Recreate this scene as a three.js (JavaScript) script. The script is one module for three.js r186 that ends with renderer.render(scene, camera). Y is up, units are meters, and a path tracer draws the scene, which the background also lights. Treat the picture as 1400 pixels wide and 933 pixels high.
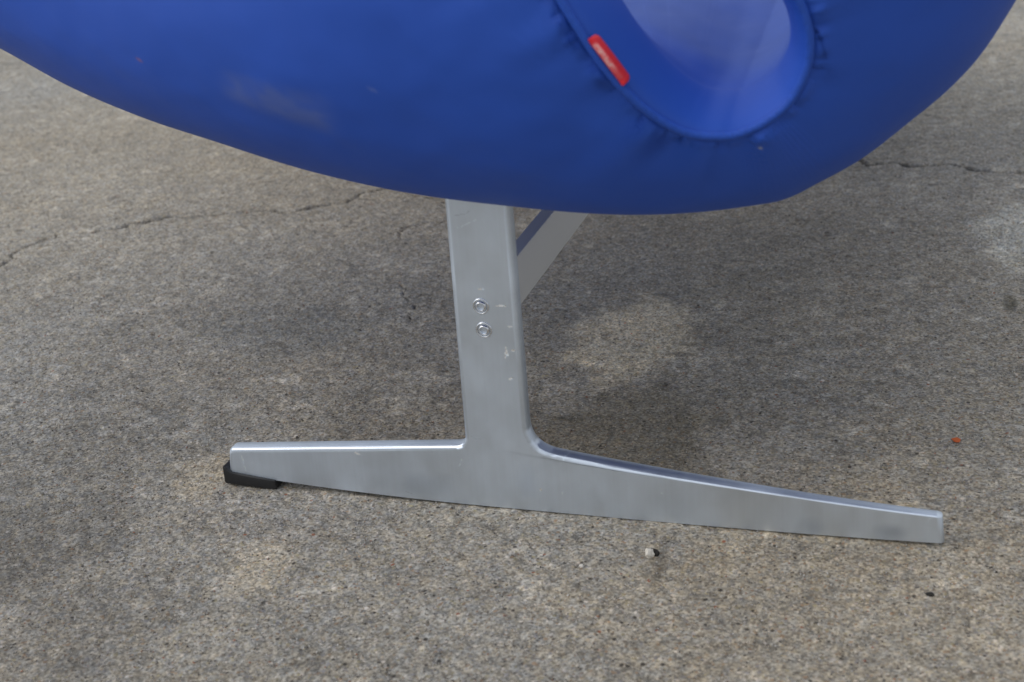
import * as THREE from 'three';
import { mergeGeometries, toCreasedNormals } from 'three/addons/utils/BufferGeometryUtils.js';

// ---------------------------------------------------------------- camera, sky, sun, exposure
const scene = new THREE.Scene();
const camera = new THREE.PerspectiveCamera(27, 1400 / 933, 0.02, 400);
camera.position.set(0.3173, 0.552, 0.9065);
camera.up.set(-0.0495, 0.9165, -0.3969);
camera.lookAt(0.3173 - 0.2894, 0.552 - 0.3935, 0.9065 - 0.8726);
camera.focus = 1.2;
camera.userData.fStop = 9;

const SUN = new THREE.Vector3(-0.62, 0.68, 0.38).normalize();
{
  // overcast sky: zenith brighter than the horizon, a broad soft glow round the hidden sun
  const W = 512, H = 256, d = new Float32Array(W * H * 4), v = new THREE.Vector3();
  for (let j = 0; j < H; j++) for (let i = 0; i < W; i++) {
    const lat = ((j + 0.5) / H - 0.5) * Math.PI, lon = ((i + 0.5) / W - 0.5) * 2 * Math.PI;
    v.set(Math.cos(lat) * Math.cos(lon), Math.sin(lat), Math.cos(lat) * Math.sin(lon));
    const up = Math.max(0, v.y), g = Math.max(0, v.dot(SUN));
    let L = 0.52 + 0.40 * Math.pow(up, 0.9) + 0.95 * Math.pow(g, 3);
    if (v.y < 0) L *= 0.5;
    const k = (j * W + i) * 4;
    d[k] = L * 0.95; d[k + 1] = L * 0.99; d[k + 2] = L * 1.06; d[k + 3] = 1;
  }
  const t = new THREE.DataTexture(d, W, H, THREE.RGBAFormat, THREE.FloatType);
  t.mapping = THREE.EquirectangularReflectionMapping; t.magFilter = t.minFilter = THREE.LinearFilter;
  t.colorSpace = THREE.LinearSRGBColorSpace; t.needsUpdate = true;
  scene.background = t; scene.environment = t;
}
const sun = new THREE.DirectionalLight(0xfff4e6, 0.95);
sun.position.copy(SUN).multiplyScalar(4); sun.castShadow = true; sun.shadow.radius = 60;
sun.shadow.mapSize.set(2048, 2048);
Object.assign(sun.shadow.camera, { left: -2.5, right: 2.5, top: 2.5, bottom: -2.5, near: 0.5, far: 9 });
scene.add(sun, sun.target);
const renderer = new THREE.WebGLRenderer();
renderer.toneMapping = THREE.LinearToneMapping;
renderer.toneMappingExposure = 0.8;
renderer.shadowMap.enabled = true;

// ---------------------------------------------------------------- helpers
let seed = 7;
const rnd = () => { seed = (seed * 1664525 + 1013904223) >>> 0; return seed / 4294967296; };
const hash = (x, y, s) => {
  let h = Math.imul(x, 374761393) + Math.imul(y, 668265263) + Math.imul(s, 2147483647 - 58);
  h = Math.imul(h ^ (h >>> 13), 1274126177); h ^= h >>> 16;
  return (h >>> 0) / 4294967296;
};
const sm = (a, b, x) => { const t = Math.min(1, Math.max(0, (x - a) / (b - a))); return t * t * (3 - 2 * t); };
const mix = (a, b, t) => a + (b - a) * t;
function noise(x, y, s = 0, wrap = 0) {           // value noise 0..1
  const xi = Math.floor(x), yi = Math.floor(y), fx = x - xi, fy = y - yi;
  const u = fx * fx * (3 - 2 * fx), v = fy * fy * (3 - 2 * fy);
  const w = (q) => wrap ? ((q % wrap) + wrap) % wrap : q;
  const a = hash(w(xi), w(yi), s), b = hash(w(xi + 1), w(yi), s), c = hash(w(xi), w(yi + 1), s), e = hash(w(xi + 1), w(yi + 1), s);
  return mix(mix(a, b, u), mix(c, e, u), v);
}
function fbm(x, y, s = 0, o = 4) { let r = 0, a = 0.5, n = 0; for (let i = 0; i < o; i++) { r += a * noise(x, y, s + i); n += a; a *= 0.55; x *= 2.03; y *= 2.03; } return r / n; }
function dataTex(arr, n, srgb, rep) {
  const t = new THREE.DataTexture(arr, n, n, THREE.RGBAFormat, THREE.UnsignedByteType);
  t.wrapS = t.wrapT = THREE.RepeatWrapping; t.magFilter = THREE.LinearFilter; t.minFilter = THREE.LinearMipmapLinearFilter;
  t.generateMipmaps = true; if (srgb) t.colorSpace = THREE.SRGBColorSpace; if (rep) t.repeat.set(rep, rep);
  t.needsUpdate = true; return t;
}
function mesh(name, geo, mat, parent) {
  const m = new THREE.Mesh(geo, mat); m.name = name; m.castShadow = m.receiveShadow = true; parent.add(m); return m;
}
function gridGeo(nu, nv, fn, colorFn, uvFn) {     // fn(i, j) -> [x, y, z]
  const pos = new Float32Array(nu * nv * 3), uv = new Float32Array(nu * nv * 2), col = colorFn ? new Float32Array(nu * nv * 3) : null;
  for (let j = 0; j < nv; j++) for (let i = 0; i < nu; i++) {
    const k = j * nu + i, p = fn(i, j); pos[k * 3] = p[0]; pos[k * 3 + 1] = p[1]; pos[k * 3 + 2] = p[2];
    const q = uvFn ? uvFn(i, j, p) : [p[0], p[2]]; uv[k * 2] = q[0]; uv[k * 2 + 1] = q[1];
    if (col) { const c = colorFn(i, j, p); col[k * 3] = c[0]; col[k * 3 + 1] = c[1]; col[k * 3 + 2] = c[2]; }
  }
  const idx = new Uint32Array((nu - 1) * (nv - 1) * 6); let n = 0;
  for (let j = 0; j < nv - 1; j++) for (let i = 0; i < nu - 1; i++) {
    const a = j * nu + i, b = a + 1, c = a + nu, d = c + 1;
    idx[n++] = a; idx[n++] = b; idx[n++] = c; idx[n++] = b; idx[n++] = d; idx[n++] = c;
  }
  const g = new THREE.BufferGeometry();
  g.setAttribute('position', new THREE.BufferAttribute(pos, 3)); g.setAttribute('uv', new THREE.BufferAttribute(uv, 2));
  if (col) g.setAttribute('color', new THREE.BufferAttribute(col, 3));
  g.setIndex(new THREE.BufferAttribute(idx, 1)); g.computeVertexNormals(); return g;
}

// ---------------------------------------------------------------- ground: one sheet of worn concrete
const TILE = 0.9;
const [grainMap, grainBump] = (() => {
  const N = 2048, h = new Float32Array(N * N), c = new Float32Array(N * N * 3);
  for (let y = 0; y < N; y++) for (let x = 0; x < N; x++) {
    const k = y * N + x, a = noise(x / 4, y / 4, 11, N / 4), b = noise(x / 16, y / 16, 12, N / 16), e = hash(x, y, 13), f = noise(x / 64, y / 64, 17, N / 64);
    h[k] = 0.34 + 0.2 * (a - 0.5) + 0.12 * (b - 0.5) + 0.12 * (e - 0.5);
    const L = 0.74 + 0.36 * (a - 0.5) + 0.10 * (b - 0.5) + 0.24 * (e - 0.5) + 0.06 * (f - 0.5), w = noise(x / 9, y / 9, 14, 0) - 0.5;
    c[k * 3] = L * (1 + 0.05 * w); c[k * 3 + 1] = L; c[k * 3 + 2] = L * (0.97 - 0.08 * w);
  }
  const pal = [[.90, .88, .85], [.79, .75, .68], [.62, .60, .57], [.98, .96, .94], [.70, .61, .52], [.82, .82, .84], [.52, .50, .47], [.74, .72, .61], [.66, .67, .71]];
  for (let q = 0; q < 150000; q++) {
    const big = Math.pow(rnd(), 5), r = 0.9 + 3.0 * big + 0.7 * rnd(), x0 = rnd() * N, y0 = rnd() * N, an = rnd() * 3.14, el = 0.6 + 0.4 * rnd();
    let p = pal[Math.floor(Math.pow(rnd(), 0.9) * pal.length)], br = 0.86 + 0.28 * rnd();
    if (rnd() < 0.012) { p = [1, 0.99, 0.97]; br = 1.1; } else if (rnd() < 0.006) { p = [.66, .40, .30]; br = 1; } else if (rnd() < 0.05) { p = [.25, .24, .23]; br = 1; }
    const up = p[0] < 0.3 ? -0.16 : 0.1 + 0.3 * rnd(), ca = Math.cos(an), sa = Math.sin(an), R = Math.ceil(r + 1);
    for (let dy = -R; dy <= R; dy++) for (let dx = -R; dx <= R; dx++) {
      const X = (dx * ca + dy * sa) / r, Y = (-dx * sa + dy * ca) / (r * el), d = X * X + Y * Y; if (d > 1) continue;
      const xx = ((Math.floor(x0) + dx) % N + N) % N, yy = ((Math.floor(y0) + dy) % N + N) % N, k = yy * N + xx, al = 0.8 * Math.min(1, (1 - d) * 2.2);
      for (let m = 0; m < 3; m++) c[k * 3 + m] = mix(c[k * 3 + m], p[m] * br, al);
      h[k] = Math.max(0, Math.min(1, h[k] + up * Math.sqrt(1 - d) * 0.6));
    }
  }
  const A = new Uint8Array(N * N * 4), B = new Uint8Array(N * N * 4);
  for (let k = 0; k < N * N; k++) {
    for (let m = 0; m < 3; m++) A[k * 4 + m] = Math.max(0, Math.min(255, c[k * 3 + m] * 255));
    B[k * 4] = B[k * 4 + 1] = B[k * 4 + 2] = h[k] * 255; A[k * 4 + 3] = B[k * 4 + 3] = 255;
  }
  return [dataTex(A, N, true), dataTex(B, N, false)];
})();
const concrete = new THREE.MeshStandardMaterial({ map: grainMap, bumpMap: grainBump, bumpScale: 0.0016, roughness: 0.9, vertexColors: true });

// cracks: polylines on the ground (x, z), width in metres
const cracks = [
  { w: 0.0046, p: [[-0.86, -0.38], [-0.806, -0.407], [-0.786, -0.466], [-0.787, -0.529], [-0.785, -0.573], [-0.73, -0.589], [-0.719, -0.607], [-0.698, -0.626], [-0.682, -0.645], [-0.652, -0.66], [-0.593, -0.67], [-0.553, -0.685], [-0.497, -0.689], [-0.476, -0.712], [-0.446, -0.738], [-0.429, -0.774], [-0.397, -0.799], [-0.318, -0.877], [-0.15, -0.93], [0.02, -0.99], [0.139, -1.057]] },
  { w: 0.0058, p: [[0.139, -1.057], [0.173, -1.003], [0.2, -0.963], [0.216, -0.933], [0.248, -0.938], [0.272, -0.929], [0.307, -0.944], [0.326, -0.932], [0.361, -0.918], [0.404, -0.907], [0.454, -0.883], [0.6, -0.86], [0.8, -0.8]] },
  { w: 0.0010, p: [[-0.40, -0.80], [-0.33, -0.76], [-0.28, -0.71], [-0.277, -0.663], [-0.294, -0.658], [-0.319, -0.645], [-0.315, -0.605]] },
  { w: 0.0010, p: [[-0.277, -0.663], [-0.257, -0.689], [-0.20, -0.70]] },
  { w: 0.0007, p: [[-0.262, -0.47], [-0.245, -0.436], [-0.232, -0.41], [-0.214, -0.383], [-0.202, -0.354]] },
];
function crackAt(x, z) {                           // 0..1 depth of crack
  if (z < -1.2 || z > -0.3) return 0;
  let best = 0;
  for (let ci = 0; ci < cracks.length; ci++) {
    const { w, p } = cracks[ci];
    const jx = x + 0.010 * (noise(x * 90, z * 90, 41) - 0.5) + 0.016 * (noise(x * 30, z * 30, 42) - 0.5);
    const jz = z + 0.014 * (noise(x * 70, z * 70, 43) - 0.5) + 0.014 * (noise(x * 24, z * 24, 44) - 0.5);
    for (let i = 0; i < p.length - 1; i++) {
      const ax = p[i][0], az = p[i][1], bx = p[i + 1][0], bz = p[i + 1][1];
      if (jx < Math.min(ax, bx) - 0.02 || jx > Math.max(ax, bx) + 0.02 || jz < Math.min(az, bz) - 0.02 || jz > Math.max(az, bz) + 0.02) continue;
      const dx = bx - ax, dz = bz - az, t = Math.max(0, Math.min(1, ((jx - ax) * dx + (jz - az) * dz) / (dx * dx + dz * dz)));
      const d = Math.hypot(jx - ax - dx * t, jz - az - dz * t), ww = w * (1 - 0.35 * sm(-0.68, -0.76, x)) * (0.7 + 0.5 * noise(x * 22, z * 22, 45));
      best = Math.max(best, 1 - sm(ww * 0.3, ww, d));
    }
  }
  return best;
}
// patches of lighter and darker tone: x, z, radius x, radius z, strength, tint
const patches = [
  [0.026, -0.335, 0.066, 0.12, 1, [1.85, 1.76, 1.58]], [-0.045, -0.26, 0.05, 0.05, 0.4, [1.3, 1.24, 1.12]],
  [-0.155, 0.113, 0.030, 0.042, 0.8, [1.5, 1.42, 1.28]], [-0.262, -0.006, 0.032, 0.045, 0.85, [1.42, 1.34, 1.2]],
  [-0.34, -0.31, 0.11, 0.07, 0.7, [0.76, 0.80, 0.85]], [0.395, -0.66, 0.055, 0.13, 1, [1.5, 1.55, 1.58]],
  [0.06, -0.13, 0.09, 0.12, 0.85, [0.60, 0.58, 0.52]], [0.13, -0.37, 0.13, 0.19, 0.4, [0.84, 0.86, 0.86]],  // darker, browner tone beside and behind the column
  [0.27, 0.13, 0.22, 0.22, 0.6, [1.08, 1.01, 0.90]], [0.36, -0.16, 0.14, 0.2, 0.4, [1.18, 1.12, 1.02]],
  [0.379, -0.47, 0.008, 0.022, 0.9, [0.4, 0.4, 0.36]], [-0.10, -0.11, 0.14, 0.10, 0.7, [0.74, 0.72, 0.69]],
  [-0.88, -0.95, 0.40, 0.45, 0.4, [1.1, 1.06, 1.0]], [-0.16, 0.02, 0.10, 0.07, 0.3, [1.05, 1.05, 1.1]],
  [-0.34, 0.28, 0.16, 0.24, 0.8, [0.70, 0.70, 0.71]], [-0.02, 0.30, 0.3, 0.14, 0.5, [0.86, 0.86, 0.86]], [-0.42, 0.04, 0.13, 0.20, 0.8, [0.76, 0.76, 0.76]], [-0.30, -0.09, 0.05, 0.04, 0.4, [0.8, 0.82, 0.84]],
  [0.16, -0.62, 0.22, 0.16, 0.35, [0.86, 0.85, 0.82]], [0.5, -1.5, 0.3, 0.4, 0.3, [1.12, 1.1, 1.06]],
];
function groundColor(x, z, cr) {
  const n1 = fbm(x * 5, z * 5, 60, 5), n2 = fbm(x * 22, z * 22, 70, 4), n3 = noise(x * 160, z * 160, 80), n4 = fbm(x * 2.2 + 4, z * 2.2, 90, 3);
  let L = 0.585 * (1 + 0.25 * (n1 - 0.5) + 0.14 * (n2 - 0.5) + 0.22 * (n3 - 0.5));
  const pit = noise(x * 75 + 3, z * 75, 88); if (pit > 0.83) L *= 1 - 0.35 * sm(0.86, 0.97, pit);
  const pale = fbm(x * 40, z * 40, 94, 3); if (pale > 0.62) L *= 1 + 0.32 * sm(0.64, 0.82, pale);
  const w = n4 - 0.5 + 0.35 * (n2 - 0.5); let r = L * (1.02 + 0.10 * w), g = L * 0.955, b = L * (0.88 - 0.14 * w);
  for (const s of patches) {
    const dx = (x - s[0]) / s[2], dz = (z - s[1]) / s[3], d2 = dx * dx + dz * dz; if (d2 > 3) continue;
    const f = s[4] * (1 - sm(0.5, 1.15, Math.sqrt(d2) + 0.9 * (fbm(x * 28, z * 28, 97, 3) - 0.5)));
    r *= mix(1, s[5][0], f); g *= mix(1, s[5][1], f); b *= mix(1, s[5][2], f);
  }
  const k = 1 - 0.68 * cr; return [r * k, g * k, b * k];   // dirt settled in the cracks
}
{
  const NU = 900, NV = 1000, Z0 = 0.42, Z1 = -2.35;
  const zs = (j) => { const t = j / (NV - 1); return Z0 + (Z1 - Z0) * (0.42 * t + 0.58 * t * t); };
  const crk = new Float32Array(NU * NV);
  const slab = gridGeo(NU, NV, (i, j) => {
    const z = zs(j), l = -0.62 - 0.62 * (Z0 - z), r = 0.78 + 0.14 * (Z0 - z), x = mix(l, r, i / (NU - 1));
    const c = crk[j * NU + i] = crackAt(x, z);
    const y = 0.0011 * (fbm(x * 60, z * 60, 20, 3) - 0.5) + 0.0016 * (noise(x * 160, z * 160, 24) - 0.5) - 0.004 * c;
    return [x, y, z];
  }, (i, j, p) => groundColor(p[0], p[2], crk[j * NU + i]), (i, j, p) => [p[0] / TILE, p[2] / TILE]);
  const far = gridGeo(80, 80, (i, j) => {
    const f = (t) => { const u = t * 2 - 1; return Math.sign(u) * (Math.abs(u) * 1.5 + Math.pow(Math.abs(u), 4) * 38); };
    return [f(i / 79), -0.006, f(j / 79)];
  }, (i, j, p) => groundColor(p[0], p[2], 0), (i, j, p) => [p[0] / TILE, p[2] / TILE]);
  const flip = (g) => { const a = g.index.array; for (let i = 0; i < a.length; i += 3) { const t = a[i]; a[i] = a[i + 1]; a[i + 1] = t; } g.computeVertexNormals(); };
  if (slab.attributes.normal.getY(5000) < 0) flip(slab);
  if (far.attributes.normal.getY(3000) < 0) flip(far);
  const g = mesh('ground', mergeGeometries([slab, far]), concrete, scene);
  g.userData = { kind: 'structure', label: 'worn grey concrete ground with hairline cracks and pale stains' };
}

// ---------------------------------------------------------------- materials of the seat
const brushed = (() => {
  const N = 1024, A = new Uint8Array(N * N * 4), B = new Uint8Array(N * N * 4);
  const c = new Float32Array(N * N), r = new Float32Array(N * N);
  for (let y = 0; y < N; y++) for (let x = 0; x < N; x++) {
    const k = y * N + x, n = fbm(x / 50, y / 65, 120, 5), f = noise(x / 2, y / 60, 121), s = noise(x / 18, y / 18, 130);
    c[k] = 0.91 + 0.11 * (n - 0.5) + 0.012 * (f - 0.5); r[k] = 0.47 + 0.17 * (n - 0.5) + 0.05 * (s - 0.5);
  }
  for (let q = 0; q < 260; q++) {                // small scuffs
    let x = rnd() * N, y = rnd() * N, a = rnd() * 6.28; const l = 3 + 22 * rnd() * rnd(), up = rnd() < 0.6 ? 0.10 : -0.08;
    for (let i = 0; i < l; i++) { const k = (Math.floor(y + N) % N) * N + Math.floor(x + N) % N; c[k] += up * rnd(); r[k] += 0.12; x += Math.cos(a); y += Math.sin(a); a += 0.3 * (rnd() - 0.5); }
  }
  for (const [mx, my, dx, dy, n] of [[0.006, 0.1702, 0.008, 0.0004, 30], [0.009, 0.1712, 0.003, -0.001, 16], [0.0105, 0.1285, 0.001, 0.010, 30], [0.0125, 0.131, -0.001, 0.006, 14], [0.015, 0.1545, 0.003, 0.0003, 12], [0.016, 0.1355, 0.003, 0.0004, 10], [-0.006, 0.183, 0.004, 0.0003, 10], [0.0125, 0.112, 0.002, 0.001, 10], [0.030, 0.020, 0.001, 0.001, 8], [-0.12, 0.040, 0.003, -0.001, 14]])   // pale scuffs beside the screws and on the foot
    for (let q = 0; q < n * 3; q++) {
      const t = rnd(), x = ((mx + dx * t + 0.0007 * (rnd() - 0.5)) * 1.25 + 0.5) * N, y = ((my + dy * t + 0.0007 * (rnd() - 0.5)) * 1.25 + 0.02) * N, k = Math.floor(y) * N + Math.floor(x); c[k] += 0.16 * rnd(); r[k] += 0.2;
    }
  for (const [mx, my, rx, ry, a] of [[0.235, 0.010, 0.012, 0.008, 0.10], [0.29, 0.012, 0.014, 0.006, 0.14], [-0.06, 0.018, 0.03, 0.012, 0.08], [0.02, 0.028, 0.01, 0.02, 0.07]]) {   // grey smudges
    const X = (mx * 1.25 + 0.5) * N, Y = (my * 1.25 + 0.02) * N, RX = rx * 1.25 * N, RY = ry * 1.25 * N;
    for (let dy = -Math.ceil(RY); dy <= RY; dy++) for (let dx = -Math.ceil(RX); dx <= RX; dx++) { const f = 1 - sm(0.1, 1, Math.hypot(dx / RX, dy / RY) + 0.5 * (noise(dx / 20, dy / 12, 133) - 0.5)); const k = ((Math.floor(Y + dy) + N) % N) * N + (Math.floor(X + dx) + N) % N; c[k] -= a * f; r[k] += 0.1 * f; }
  }
  for (let k = 0; k < N * N; k++) {
    const v = c[k] * 255; A[k * 4] = Math.min(255, v * 0.95); A[k * 4 + 1] = Math.min(255, v * 0.995); A[k * 4 + 2] = Math.min(255, v * 1.045);
    B[k * 4] = B[k * 4 + 1] = B[k * 4 + 2] = r[k] * 255; A[k * 4 + 3] = B[k * 4 + 3] = 255;
  }
  const at = (t) => { t.offset.set(0.5, 0.02); return t; };   // one tile spans the whole leg, no seam on it
  return new THREE.MeshStandardMaterial({ map: at(dataTex(A, N, true, 1.25)), roughnessMap: at(dataTex(B, N, false, 1.25)), roughness: 1, metalness: 1 });
})();
const greyBar = new THREE.MeshStandardMaterial({ color: new THREE.Color(0.74, 0.75, 0.74), roughness: 0.65, metalness: 0.4 });
const darkRubber = new THREE.MeshStandardMaterial({ color: new THREE.Color(0.012, 0.012, 0.013), roughness: 0.5 });
const screwMetal = new THREE.MeshStandardMaterial({ color: new THREE.Color(0.78, 0.80, 0.83), roughness: 0.14, metalness: 1, vertexColors: true });
const fabric = (() => {
  const N = 512, B = new Uint8Array(N * N * 4);
  for (let y = 0; y < N; y++) for (let x = 0; x < N; x++) {
    const k = (y * N + x) * 4, w = ((x >> 2) + (y >> 2)) & 1, v = 110 + 60 * w + 70 * (noise(x / 4, y / 4, 140, N / 4) - 0.5) + 60 * (hash(x, y, 3) - 0.5);
    B[k] = B[k + 1] = B[k + 2] = v; B[k + 3] = 255;
  }
  return new THREE.MeshPhysicalMaterial({
    vertexColors: true, roughness: 0.56, bumpMap: dataTex(B, N, false), bumpScale: 0.0001,
    specularIntensity: 0.6, sheen: 0.08, sheenColor: new THREE.Color(0.7, 0.7, 0.7), sheenRoughness: 0.25,
  });
})();
const BLUE = [0.021, 0.087, 0.47];

// ---------------------------------------------------------------- the sofa: one thing, its base on the ground under the column
const sofa = new THREE.Group(); sofa.name = 'upholstered_sofa'; scene.add(sofa);
sofa.userData = { label: 'blue fabric sofa with a red tag on its seam, standing on a T-shaped aluminium leg', category: 'sofa' };
const FAR = -1.2;                                  // distance to the far end, where shell and leg repeat mirrored

// leg: T profile, x along the foot, y up, thickness along -z
const T = 0.0142, BV = 0.0038;
function legGeometry() {
  const s = new THREE.Shape(), R = 0.0022;
  s.moveTo(-0.232, 0.0112);
  s.quadraticCurveTo(-0.13, 0.0030, -0.03, 0.0018);
  s.quadraticCurveTo(0.06, 0.0010, 0.150, 0.0011); s.quadraticCurveTo(0.25, 0.0014, 0.3225, 0.0036);
  s.quadraticCurveTo(0.3262, 0.0038, 0.3258, 0.0065); s.lineTo(0.3238, 0.0225);
  s.quadraticCurveTo(0.3230, 0.0256, 0.3190, 0.0259);
  s.bezierCurveTo(0.22, 0.0310, 0.10, 0.0430, 0.0450, 0.0512);
  s.quadraticCurveTo(0.0236, 0.0542, 0.0228, 0.0740);
  s.lineTo(0.0213, 0.30); s.lineTo(-0.0258, 0.30); s.lineTo(-0.0276, 0.062);
  s.quadraticCurveTo(-0.0278, 0.0530, -0.0370, 0.0524);
  s.lineTo(-0.2285, 0.0347); s.quadraticCurveTo(-0.2328, 0.0341, -0.2334, 0.0305);
  s.lineTo(-0.2362, 0.0150); s.quadraticCurveTo(-0.2366, 0.0116, -0.232, 0.0112);
  const g = new THREE.ExtrudeGeometry(s, { depth: T - 2 * BV, bevelEnabled: true, bevelThickness: BV, bevelSize: BV, bevelOffset: -BV, bevelSegments: 5, curveSegments: 14 });
  g.translate(0, 0, -T + BV);
  // the underside has only a slight break of the edge
  const low = s.getPoints(40).slice(0).filter((p) => p.y < 0.0113 && p.x > -0.233 && p.x < 0.3235 || p.y < 0.003).sort((a, b) => a.x - b.x);
  const yLow = (x) => { for (let i = 1; i < low.length; i++) if (x <= low[i].x) { const t = (x - low[i - 1].x) / Math.max(1e-9, low[i].x - low[i - 1].x); return mix(low[i - 1].y, low[i].y, Math.min(1, Math.max(0, t))); } return low[low.length - 1].y; };
  const P = g.attributes.position;
  for (let i = 0; i < P.count; i++) { const y0 = yLow(P.getX(i)), y = P.getY(i); if (y < y0 + BV + 0.0004 && y > y0) P.setY(i, y0); }
  const crest = new THREE.CubicBezierCurve(new THREE.Vector2(0.3190, 0.0259), new THREE.Vector2(0.22, 0.0310), new THREE.Vector2(0.10, 0.0430), new THREE.Vector2(0.0450, 0.0512)).getPoints(60).reverse();
  const yTop = (x) => { for (let i = 1; i < crest.length; i++) if (x <= crest[i].x) { const t = (x - crest[i - 1].x) / (crest[i].x - crest[i - 1].x); return mix(crest[i - 1].y, crest[i].y, t); } return 0.0259; };
  for (let i = 0; i < P.count; i++) { const x = P.getX(i), y = P.getY(i); if (x < 0.046) continue; const y1 = yTop(x), f = mix(1, 0.5, sm(0.05, 0.2, x)); if (y > y1 - BV - 0.0006 && y < y1) P.setY(i, y1 - (y1 - y) * f); }
  const c = toCreasedNormals(g, 0.6); flatFaces(c, 0, -T);
  const Q = c.attributes.position; for (let i = 0; i < Q.count; i++) Q.setZ(i, Q.getZ(i) * (1 - 0.40 * sm(0.03, 0.30, Q.getX(i))));   // the long arm thins towards its tip
  return c;
}
function flatFaces(g, zf, zb) {                    // the two broad faces stay truly flat
  const p = g.attributes.position, n = g.attributes.normal;
  for (let i = 0; i < p.count; i += 3) for (const [z, d] of [[zf, 1], [zb, -1]])
    if ([0, 1, 2].every((k) => Math.abs(p.getZ(i + k) - z) < 1e-6)) for (let k = 0; k < 3; k++) n.setXYZ(i + k, 0, 0, d);
  return g;
}
const leg = mesh('leg', legGeometry(), brushed, sofa);
// hex socket screws, one above the other
function screwGeometry() {
  const pts = [[0.0025, -0.0040], [0.0026, -0.0011], [0.0026, 0.0006], [0.0027, 0.0015], [0.0030, 0.0019], [0.0035, 0.0016], [0.0041, 0.0009], [0.0045, 0.0002], [0.0045, -0.0011], [0.0045, -0.0016], [0.0050, -0.0016], [0.0050, -0.0011], [0.0050, 0.0002], [0.0053, 0.0007], [0.0058, 0.0007], [0.0062, 0.0003], [0.0063, -0.0003]];
  const hex = new THREE.LatheGeometry(pts.map((p) => new THREE.Vector2(p[0], p[1])), 40);
  const floor = new THREE.LatheGeometry([new THREE.Vector2(0.0001, -0.0036), new THREE.Vector2(0.0014, -0.0034), new THREE.Vector2(0.0027, -0.0028)], 6);
  const g = mergeGeometries([hex, floor]), p = g.attributes.position, c = new Float32Array(p.count * 3);
  for (let i = 0; i < p.count; i++) c.fill(p.getY(i) < -0.001 ? 0.03 : 1, i * 3, i * 3 + 3);   // shade of the socket and the gap painted in
  g.setAttribute('color', new THREE.BufferAttribute(c, 3)); g.rotateX(Math.PI / 2); return g;
}
const screwGeo = screwGeometry();
for (const [x, y, a] of [[-0.0050, 0.1697, 0.3], [-0.0042, 0.1510, 0.8]]) {
  const s = mesh('screw', screwGeo, screwMetal, leg); s.position.set(x, y, 0.0001); s.rotation.z = a;
}
// black glide under the left tip of the foot
{
  const s = new THREE.Shape();
  s.moveTo(-0.2380, 0.0026); s.lineTo(-0.1950, 0.0008); s.quadraticCurveTo(-0.1935, 0.0006, -0.1935, 0.0020); s.lineTo(-0.1938, 0.0078);
  s.quadraticCurveTo(-0.1939, 0.0090, -0.1950, 0.0091); s.quadraticCurveTo(-0.215, 0.0112, -0.230, 0.0130); s.quadraticCurveTo(-0.2355, 0.0138, -0.2372, 0.0178); s.lineTo(-0.2398, 0.0176); s.lineTo(-0.2400, 0.0045);
  s.quadraticCurveTo(-0.2398, 0.0027, -0.2380, 0.0026);
  const g = new THREE.ExtrudeGeometry(s, { depth: 0.0180, bevelEnabled: true, bevelThickness: 0.0009, bevelSize: 0.0009, bevelOffset: -0.0009, bevelSegments: 3, curveSegments: 8 });
  g.translate(0, 0, -0.0168);
  mesh('glide', toCreasedNormals(g, 0.6), darkRubber, leg);
}
// far leg, turned round
{
  const l = leg.clone(); l.name = 'leg_001'; l.position.set(0, 0, FAR); l.rotation.y = Math.PI; sofa.add(l);
}
// flat crossbar joining the legs
{
  const s = new THREE.Shape(); const x = 0.006, y0 = 0.1465, y1 = 0.1865, r = 0.0012;
  s.moveTo(-x + r, y0); s.lineTo(x - r, y0); s.quadraticCurveTo(x, y0, x, y0 + r); s.lineTo(x, y1 - r); s.quadraticCurveTo(x, y1, x - r, y1); s.lineTo(-x + r, y1); s.quadraticCurveTo(-x, y1, -x, y1 - r); s.lineTo(-x, y0 + r); s.quadraticCurveTo(-x, y0, -x + r, y0);
  const g = new THREE.ExtrudeGeometry(s, { depth: -FAR - 2 * T - 0.001, bevelEnabled: false, curveSegments: 3 });
  g.translate(0, 0, FAR + T + 0.0005);
  mesh('crossbar', toCreasedNormals(g, 0.5), greyBar, sofa);
}

// ---------------------------------------------------------------- upholstered shell
const KEEL = [[-0.7087, 0.4627], [-0.611, 0.3986], [-0.52, 0.3625], [-0.4326, 0.3374], [-0.3535, 0.3118], [-0.2756, 0.2943], [-0.2042, 0.283], [-0.1271, 0.2699], [-0.0603, 0.2611], [-0.0109, 0.2564], [0.0373, 0.2529], [0.0855, 0.2492], [0.1261, 0.2478], [0.1643, 0.249], [0.1988, 0.2523], [0.2167, 0.2555], [0.2363, 0.2648], [0.2635, 0.2798], [0.294, 0.3035], [0.3153, 0.3216], [0.334, 0.3432], [0.352, 0.374], [0.3653, 0.3996], [0.3764, 0.4251]];
const RIM = [[0.508, 0.197], [0.5175, 0.1827], [0.5277, 0.1675], [0.5361, 0.1534], [0.5452, 0.1365], [0.555, 0.1205], [0.5664, 0.1054], [0.5789, 0.0921], [0.5918, 0.0826], [0.6074, 0.0771], [0.6335, 0.0745], [0.6636, 0.0719], [0.6963, 0.0704], [0.7219, 0.0728], [0.7411, 0.0789], [0.7552, 0.0868], [0.7647, 0.0974], [0.7702, 0.1089], [0.7721, 0.1186], [0.7727, 0.1325], [0.7721, 0.1469]];
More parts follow.
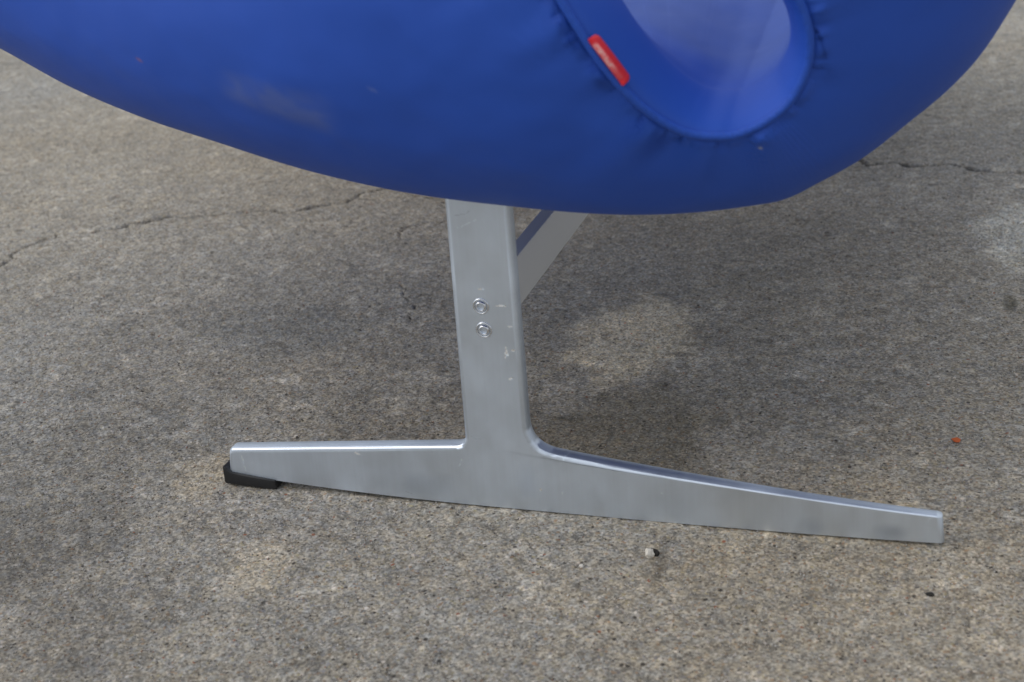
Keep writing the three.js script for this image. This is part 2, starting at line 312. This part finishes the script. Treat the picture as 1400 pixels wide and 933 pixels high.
function cr(P, t) {
  const n = P.length - 1, x = Math.min(1, Math.max(0, t)) * n, i = Math.min(Math.floor(x), n - 1), q = x - i;
  const p = (k, m) => k < 0 ? 2 * P[0][m] - P[1][m] : k > n ? 2 * P[n][m] - P[n - 1][m] : P[k][m];
  return [0, 1].map((m) => { const a = p(i - 1, m), b = p(i, m), c = p(i + 1, m), d = p(i + 2, m); return 0.5 * (2 * b + (c - a) * q + (2 * a - 5 * b + 4 * c - d) * q * q + (3 * b - a - 3 * c + d) * q * q * q); });
}
const AF = 0.14, BF = 0.17;
const zKeel = (x) => -0.8 * (x - 0.05) ** 2 / (1 + 2 * (x - 0.05) ** 2);
function skin(s, h) {                              // point of the outer skin: s along the keel line, h up the flank
  const b = cr(KEEL, s), dx = 0.05 - b[0], dy = 0.75 - b[1], l = Math.hypot(dx, dy), q = h / BF;
  const out = q < 1 ? AF * Math.sqrt(Math.max(0, 1 - (1 - q) ** 2)) : AF * (1 - 0.25 * (q - 1) ** 2);
  return [b[0] + dx / l * h, b[1] + dy / l * h, zKeel(b[0]) + out];
}
// columns of the skin: foot (s0) and top (s1, h1)
const NL = 150, NN = 330, NR = 90, cols = [];
for (let i = 0; i < NL; i++) { const t = i / NL; cols.push({ s0: 0.508 * t, s1: 0.508 * t, h: mix(0.27, 0.197, sm(0.35, 1, t)), n: 0 }); }  // extra height at the unseen left end, added to shade the notch lip
{
  // resample the notch by its length
  const M = 800, pts = []; let L = 0, prev = null;
  for (let i = 0; i <= M; i++) { const r = cr(RIM, i / M), p = skin(r[0], r[1]); if (prev) L += Math.hypot(p[0] - prev[0], p[1] - prev[1], p[2] - prev[2]); pts.push({ r, L }); prev = p; }
  for (let i = 0, k = 0; i < NN; i++) { const w = L * i / (NN - 1); while (k < M && pts[k].L < w) k++; const r = pts[k].r; cols.push({ s0: mix(0.508, 0.7721, i / (NN - 1)), s1: r[0], h: r[1], n: 1, len: w }); }
}
for (let i = 1; i <= NR; i++) { const t = i / NR, s = mix(0.7721, 1, t); cols.push({ s0: s, s1: s, h: mix(0.1469, 0.19, sm(0, 0.6, t)), n: 0 }); }
const NC = cols.length;
const rimPts = cols.map((c) => skin(c.s1, c.h));
const notchPts = rimPts.slice(NL, NL + NN);
function notchDist(p) {                            // distance to the seam and position along it
  let bd = 1e9, bi = 0;
  for (let i = 0; i < NN; i += 2) { const q = notchPts[i], d = (p[0] - q[0]) ** 2 + (p[1] - q[1]) ** 2 + (p[2] - q[2]) ** 2; if (d < bd) { bd = d; bi = i; } }
  return [Math.sqrt(bd), bi];
}
const NBACK = 40, NF = 130, HALF = FAR / 2;
const puck = notchPts.map((_, i) => {               // depth of gather along the seam
  const l = cols[NL + i].len; return 0.55 * noise(l / 0.0065, 0, 150) + 0.45 * noise(l / 0.0028, 3, 151);
});
function backRow(i, k) {                            // belly running back from the keel line to the middle of the sofa
  const b = cr(KEEL, cols[i].s0), e = sm(0, 1, k), zz = zKeel(b[0]);
  return [0.03 + (b[0] - 0.03) * (1 - 0.5 * e), b[1] + 0.03 * e, mix(zz, HALF, k)];
}
const rimW = 10;
const rows = [];
for (let j = 0; j < NBACK; j++) rows.push((i) => backRow(i, 1 - j / NBACK));
for (let j = 0; j <= NF; j++) rows.push((i) => {
  const c = cols[i], v = j / NF, w = 1 - Math.cos(v * Math.PI / 2), g = mix(v * v, w, 0.5);
  const s = mix(c.s0, c.s1, sm(0, 1, g)), p = skin(s, c.h * g);
  const e = 1e-4, ps = skin(Math.min(1, s + e), c.h * g), pm = skin(Math.max(0, s - e), c.h * g), ph = skin(s, c.h * g + e), pl = skin(s, Math.max(0, c.h * g - e));
  const n = new THREE.Vector3(ps[0] - pm[0], ps[1] - pm[1], ps[2] - pm[2]).cross(new THREE.Vector3(ph[0] - pl[0], ph[1] - pl[1], ph[2] - pl[2])).normalize();
  if (n.z < 0 && n.y > 0) n.negate(); if (g < 0.02) n.set(0, -1, 0);
  let off = 0.0045 * (fbm(p[0] * 14, p[1] * 16 + p[2] * 9, 160, 3) - 0.5);
  const [d, bi] = notchDist(p);
  if (d < 0.09) {
    off += 0.0030 * Math.exp(-((d - 0.006) ** 2) / 0.00002) * (puck[bi] - 0.5) * 1.5;   // stitching gathers
    const wr = noise(cols[NL + bi].len / 0.016, 1, 155) - 0.5;                         // longer radiating creases
    off += 0.0125 * wr * Math.exp(-d / 0.034) * sm(0, 0.012, d);
    off -= 0.0026 * Math.exp(-(d * d) / 0.000012);
  }
  off *= sm(0.05, 0.25, g);
  return [p[0] + n.x * off, p[1] + n.y * off, p[2] + n.z * off];
});
// inward direction of the notch outline in x, y
const inward = rimPts.map((_, i) => {
  const a = rimPts[Math.max(0, i - 3)], b = rimPts[Math.min(NC - 1, i + 3)], tx = b[0] - a[0], ty = b[1] - a[1], l = Math.hypot(tx, ty) || 1;
  return [-ty / l, tx / l];
});
// lip: from the seam back over the thickness of the shell, then down its inner side
const lip = [[0.0, 0.0005], [0.003, 0.0045], [0.010, 0.008], [0.020, 0.0115], [0.032, 0.0145], [0.041, 0.0162], [0.0485, 0.0165], [0.0495, 0.0165], [0.0500, 0.0150], [0.054, 0.0120], [0.057, 0.006], [0.058, -0.002], [0.0585, -0.02], [0.059, -0.05]];
for (const [dz, di] of lip) rows.push((i) => {
  const p = rimPts[i], n = inward[i];
  return [p[0] + n[0] * di, p[1] + n[1] * di, p[2] - dz];
});
const shellColor = (i, j, p) => {
  let [r, g, b] = BLUE; const n = 1 + 0.16 * (fbm(p[0] * 20, p[1] * 20 + p[2] * 13, 170, 4) - 0.5); r *= n; g *= n; b *= n;
  if (j > NBACK) {                                  // a dusty scuff and two small specks
    const dx = (p[0] + 0.098) * 0.984 - (p[1] - 0.3462) * 0.178, dy = (p[0] + 0.098) * 0.178 + (p[1] - 0.3462) * 0.984, wd = 0.0115 + 0.045 * Math.max(0, dx + 0.03);
    const f = (1 - sm(0.030, 0.052, Math.abs(dx))) * (1 - sm(0.4, 1.3, Math.abs(dy) / wd)) * (0.35 + 0.65 * sm(0.3, 0.7, fbm(p[0] * 70, p[1] * 110, 175, 4))) * 0.42;
    r = mix(r, 0.13, f); g = mix(g, 0.17, f); b = mix(b, 0.34, f);
    for (const [sx, sy, sr, c] of [[-0.2164, 0.3656, 0.0016, [0.30, 0.12, 0.12]], [-0.0189, 0.3596, 0.0016, [0.3, 0.36, 0.5]], [0.2089, 0.3148, 0.0013, [0.4, 0.42, 0.5]]]) {
      const q = 0.8 * (1 - sm(sr * 0.5, sr * 1.1, Math.hypot(p[0] - sx, p[1] - sy))); r = mix(r, c[0], q); g = mix(g, c[1], q); b = mix(b, c[2], q);
    }
  }
  return [r, g, b];
};
const half = gridGeo(NC, rows.length, (i, j) => rows[j](i), shellColor, (i, j, p) => [p[0] / 0.05, (p[1] + p[2]) / 0.05]);
const mirror = (g) => {
  const m = g.clone(), p = m.attributes.position.array; for (let i = 2; i < p.length; i += 3) p[i] = FAR - p[i];
  const a = m.index.array; for (let i = 0; i < a.length; i += 3) { const t = a[i]; a[i] = a[i + 1]; a[i + 1] = t; }
  m.computeVertexNormals(); return m;
};
const shell = mesh('shell', mergeGeometries([half, mirror(half)]), fabric, sofa);
// piping along the seam
{
  class Seam extends THREE.Curve { getPoint(t, o = new THREE.Vector3()) { const x = t * (NN - 1), i = Math.min(NN - 2, Math.floor(x)), q = x - i, a = notchPts[i], b = notchPts[i + 1], n = inward[NL + i]; return o.set(mix(a[0], b[0], q) + n[0] * 0.0006, mix(a[1], b[1], q) + n[1] * 0.0006, mix(a[2], b[2], q) + 0.0002); } }
  const g = new THREE.TubeGeometry(new Seam(), 500, 0.0026, 10), n = g.attributes.position.count, c = new Float32Array(n * 3);
  for (let i = 0; i < n; i++) { const k = 1 + 0.25 * (hash(i, 3, 5) - 0.5); c[i * 3] = BLUE[0] * k; c[i * 3 + 1] = BLUE[1] * k; c[i * 3 + 2] = BLUE[2] * k; }
  g.setAttribute('color', new THREE.BufferAttribute(c, 3));
  mesh('piping', g, fabric, sofa);
}
// seat inside the shell
{
  const mid = notchPts.reduce((b, p, i) => p[1] < notchPts[b][1] ? i : b, 0);
  const g = gridGeo(NN, 150, (i, j) => {
    const k = (j / 149) ** 1.6, p = notchPts[i], n = inward[NL + i], x0 = p[0] + n[0] * 0.0165, y0 = p[1] + n[1] * 0.0165, z0 = p[2] - 0.0495;
    const d = (z0 - HALF) * k, l = i < mid ? sm(0, mid, mid - i) : 0, r = i > mid ? sm(0.25, 1, (i - mid) / (NN - 1 - mid)) : 0;
    const e = d * d / (d + 0.02), x = x0 - 0.62 * l * mix(e, d, l) + 0.12 * r * e, y = mix(y0, 0.352, l * 0.8 * sm(0, 0.06, d)) + 0.13 * e;
    return [x, y + 0.004 * sm(0.0, 0.03, d) * (fbm(x * 24, d * 18, 180, 3) - 0.5), z0 - d];
  }, (i, j, p) => { const n = 1 + 0.2 * (fbm(p[0] * 25, p[2] * 25, 185, 4) - 0.5), q = 0.26 * sm(0, 0.06, 0.045 - p[2]) * (0.7 + 0.6 * fbm(p[0] * 18, p[2] * 9, 186, 4)); return [mix(BLUE[0] * n, 0.16, q), mix(BLUE[1] * n, 0.20, q), mix(BLUE[2] * n, 0.25, q)]; }, (i, j, p) => [p[0] / 0.05, p[2] / 0.05]);   // pale grey sheen of the seat mixed into its colour
  const a = g.index.array; if (g.attributes.normal.getY(200) < 0) { for (let i = 0; i < a.length; i += 3) { const t = a[i]; a[i] = a[i + 1]; a[i + 1] = t; } g.computeVertexNormals(); }
  mesh('seat', mergeGeometries([g, mirror(g)]), fabric, sofa);
}
// red woven tag folded over the seam
{
  const N = 256, A = new Uint8Array(N * N * 4);
  for (let y = 0; y < N; y++) for (let x = 0; x < N; x++) {
    const k = (y * N + x) * 4, wv = 0.85 + 0.3 * hash(x >> 1, y >> 1, 9), u = x / N, v = y / N;
    let f = sm(0.16, 0.32, v) * (1 - sm(0.56, 0.74, v)) * sm(0.06, 0.16, u) * (1 - 0.6 * sm(0.55, 0.75, u)) * (1 - sm(0.84, 0.95, u));
    f *= 0.45 + 0.55 * sm(0.25, 0.65, noise(u * 30, v * 7, 190) * 0.6 + noise(u * 60, v * 12, 191) * 0.4);   // faded woven lettering, no longer readable
    A[k] = Math.min(255, mix(212, 244, f) * wv); A[k + 1] = Math.min(255, mix(22, 176, f) * wv); A[k + 2] = Math.min(255, mix(38, 172, f) * wv); A[k + 3] = 255;
  }
  const tm = new THREE.MeshPhysicalMaterial({ map: dataTex(A, N, true), roughness: 0.55, sheen: 0.3, sheenColor: new THREE.Color(1, 0.5, 0.5) });
  // walk along the rim between two places of the notch outline
  let i0 = 0, i1 = 0; { let b0 = 9, b1 = 9; notchPts.forEach((p, i) => { const d0 = Math.hypot(p[0] - 0.1165, p[1] - 0.3900), d1 = Math.hypot(p[0] - 0.1350, p[1] - 0.3610); if (d0 < b0) { b0 = d0; i0 = i; } if (d1 < b1) { b1 = d1; i1 = i; } }); }
  const prof = [[-0.001, 0.0014], [0.0014, 0.0022], [0.0024, 0.0038], [0.0018, 0.0056], [0.0002, 0.0070], [-0.003, 0.0078]];   // forward, inward
  const g = gridGeo(40, prof.length * 2, (i, j) => {
    const t = i / 39, x = i0 + (i1 - i0) * t, a = Math.floor(x), q = x - a, p = notchPts[a], p2 = notchPts[Math.min(NN - 1, a + 1)], n = inward[NL + a];
    const jj = j < prof.length ? j : 2 * prof.length - 1 - j, th = j < prof.length ? 0.0009 : 0, rd = Math.sqrt(Math.max(0, 1 - Math.max(0, (Math.abs(t - 0.5) - 0.40) / 0.103) ** 2)) * 0.55 + 0.45, pr = [prof[jj][0], 0.0036 + (prof[jj][1] - 0.0036) * rd], bow = 0.0012 * Math.sin(Math.PI * t), curl = 0.0016 * sm(0.9, 1, t);
    return [mix(p[0], p2[0], q) + n[0] * (pr[1] + bow), mix(p[1], p2[1], q) + n[1] * (pr[1] + bow), mix(p[2], p2[2], q) + pr[0] + th + bow + curl];
  }, null, (i, j) => [i / 39, (j < prof.length ? j : 2 * prof.length - 1 - j) / (prof.length - 1)]);
  const m = mesh('fabric_tag', g, tm, sofa); m.userData.label = 'small red woven tag with faded pale lettering';
}

// ---------------------------------------------------------------- small things lying on the ground
function pebbleGeo(r, sx, sy, sz, s, detail = 2) {
  const g = new THREE.IcosahedronGeometry(r, detail), p = g.attributes.position, v = new THREE.Vector3();
  for (let i = 0; i < p.count; i++) { v.fromBufferAttribute(p, i); const n = v.clone().normalize(), k = 0.6 + 0.8 * noise(n.x * 2.2 + 5 + s, n.y * 2.2 + n.z * 1.6 + 9, 200 + s); v.multiplyScalar(k); p.setXYZ(i, v.x * sx, v.y * sy, v.z * sz); }
  g.computeVertexNormals(); return g;
}
function small(name, label, category, geo, mat, x, y, z, turn = 0) {
  const m = mesh(name, geo, mat, scene); m.position.set(x, y, z); m.rotation.y = turn; m.userData = { label, category }; return m;
}
const matte = (r, g, b, rough = 0.85) => new THREE.MeshStandardMaterial({ color: new THREE.Color(r, g, b), roughness: rough, flatShading: true });
small('pebble', 'cream white pebble lying in front of the middle of the long foot', 'pebble', pebbleGeo(0.0040, 0.85, 1.05, 0.9, 1, 1), matte(0.75, 0.71, 0.63), 0.1238, 0.0030, 0.0475, 0.4);
small('pebble', 'black lump standing in for the shadow on the right side of the cream white pebble', 'pebble', pebbleGeo(0.0030, 0.75, 1.1, 1.2, 4, 1), matte(0.02, 0.018, 0.016), 0.1278, 0.0022, 0.0445, 0.9);  // dark lump added in place of the shadow beside the cream pebble
small('pebble', 'tiny white stone chip left of the cream pebble', 'pebble', pebbleGeo(0.0016, 1, 0.8, 0.8, 2, 1), matte(0.75, 0.72, 0.66), 0.0786, 0.0010, 0.0694);
small('leaf_scrap', 'small orange scrap on the concrete above the right tip of the foot', 'scrap', pebbleGeo(0.0026, 1.2, 0.35, 1.5, 3, 1), matte(0.55, 0.12, 0.03), 0.3324, 0.0009, -0.1668, 0.5);
small('dirt_crumb', 'small black crumb near the lower right corner below the foot tip', 'crumb', pebbleGeo(0.0021, 1.2, 0.7, 0.9, 5, 1), matte(0.02, 0.018, 0.016), 0.3181, 0.0010, 0.0624);
{
  // loose sand grains on the concrete
  const N = 130000, g = pebbleGeo(1, 1, 0.7, 0.85, 6, 0), gm = new THREE.MeshStandardMaterial({ color: 0xffffff, roughness: 0.8, flatShading: true });
  const im = new THREE.InstancedMesh(g, gm, N), m = new THREE.Matrix4(), q = new THREE.Quaternion(), e = new THREE.Euler(), c = new THREE.Color();
  for (let i = 0; i < N; i++) {
    const t = rnd(), z = 0.36 - 1.9 * t * (0.55 + 0.45 * t), x = mix(-0.5 - 0.6 * (0.36 - z), 0.65 + 0.12 * (0.36 - z), rnd()), r = 0.00036 + 0.0006 * rnd() ** 3;
    m.compose(new THREE.Vector3(x, r * 0.25, z), q.setFromEuler(e.set(rnd() * 6, rnd() * 6, rnd() * 6)), new THREE.Vector3(r, r, r)); im.setMatrixAt(i, m);
    const k = rnd(); const gc = groundColor(x, z, 0), gl = 0.45 + 0.25 * gc[0] / 0.6, b = (0.8 + 0.4 * rnd()) * gl * 1.25; if (k < 0.50) c.setRGB(0.35 * b, 0.335 * b, 0.31 * b); else if (k < 0.62) c.setRGB(0.58 * b, 0.56 * b, 0.53 * b); else if (k < 0.82) c.setRGB(0.15 * b, 0.142 * b, 0.132 * b); else if (k < 0.985) c.setRGB(0.27 * b, 0.225 * b, 0.17 * b); else c.setRGB(0.34 * b, 0.16 * b, 0.10 * b);
    im.setColorAt(i, c);
  }
  im.name = 'loose_sand'; im.castShadow = im.receiveShadow = true; scene.add(im);
  im.userData = { kind: 'stuff', label: 'loose pale and dark sand grains scattered over the concrete', category: 'sand' };
}

renderer.render(scene, camera);
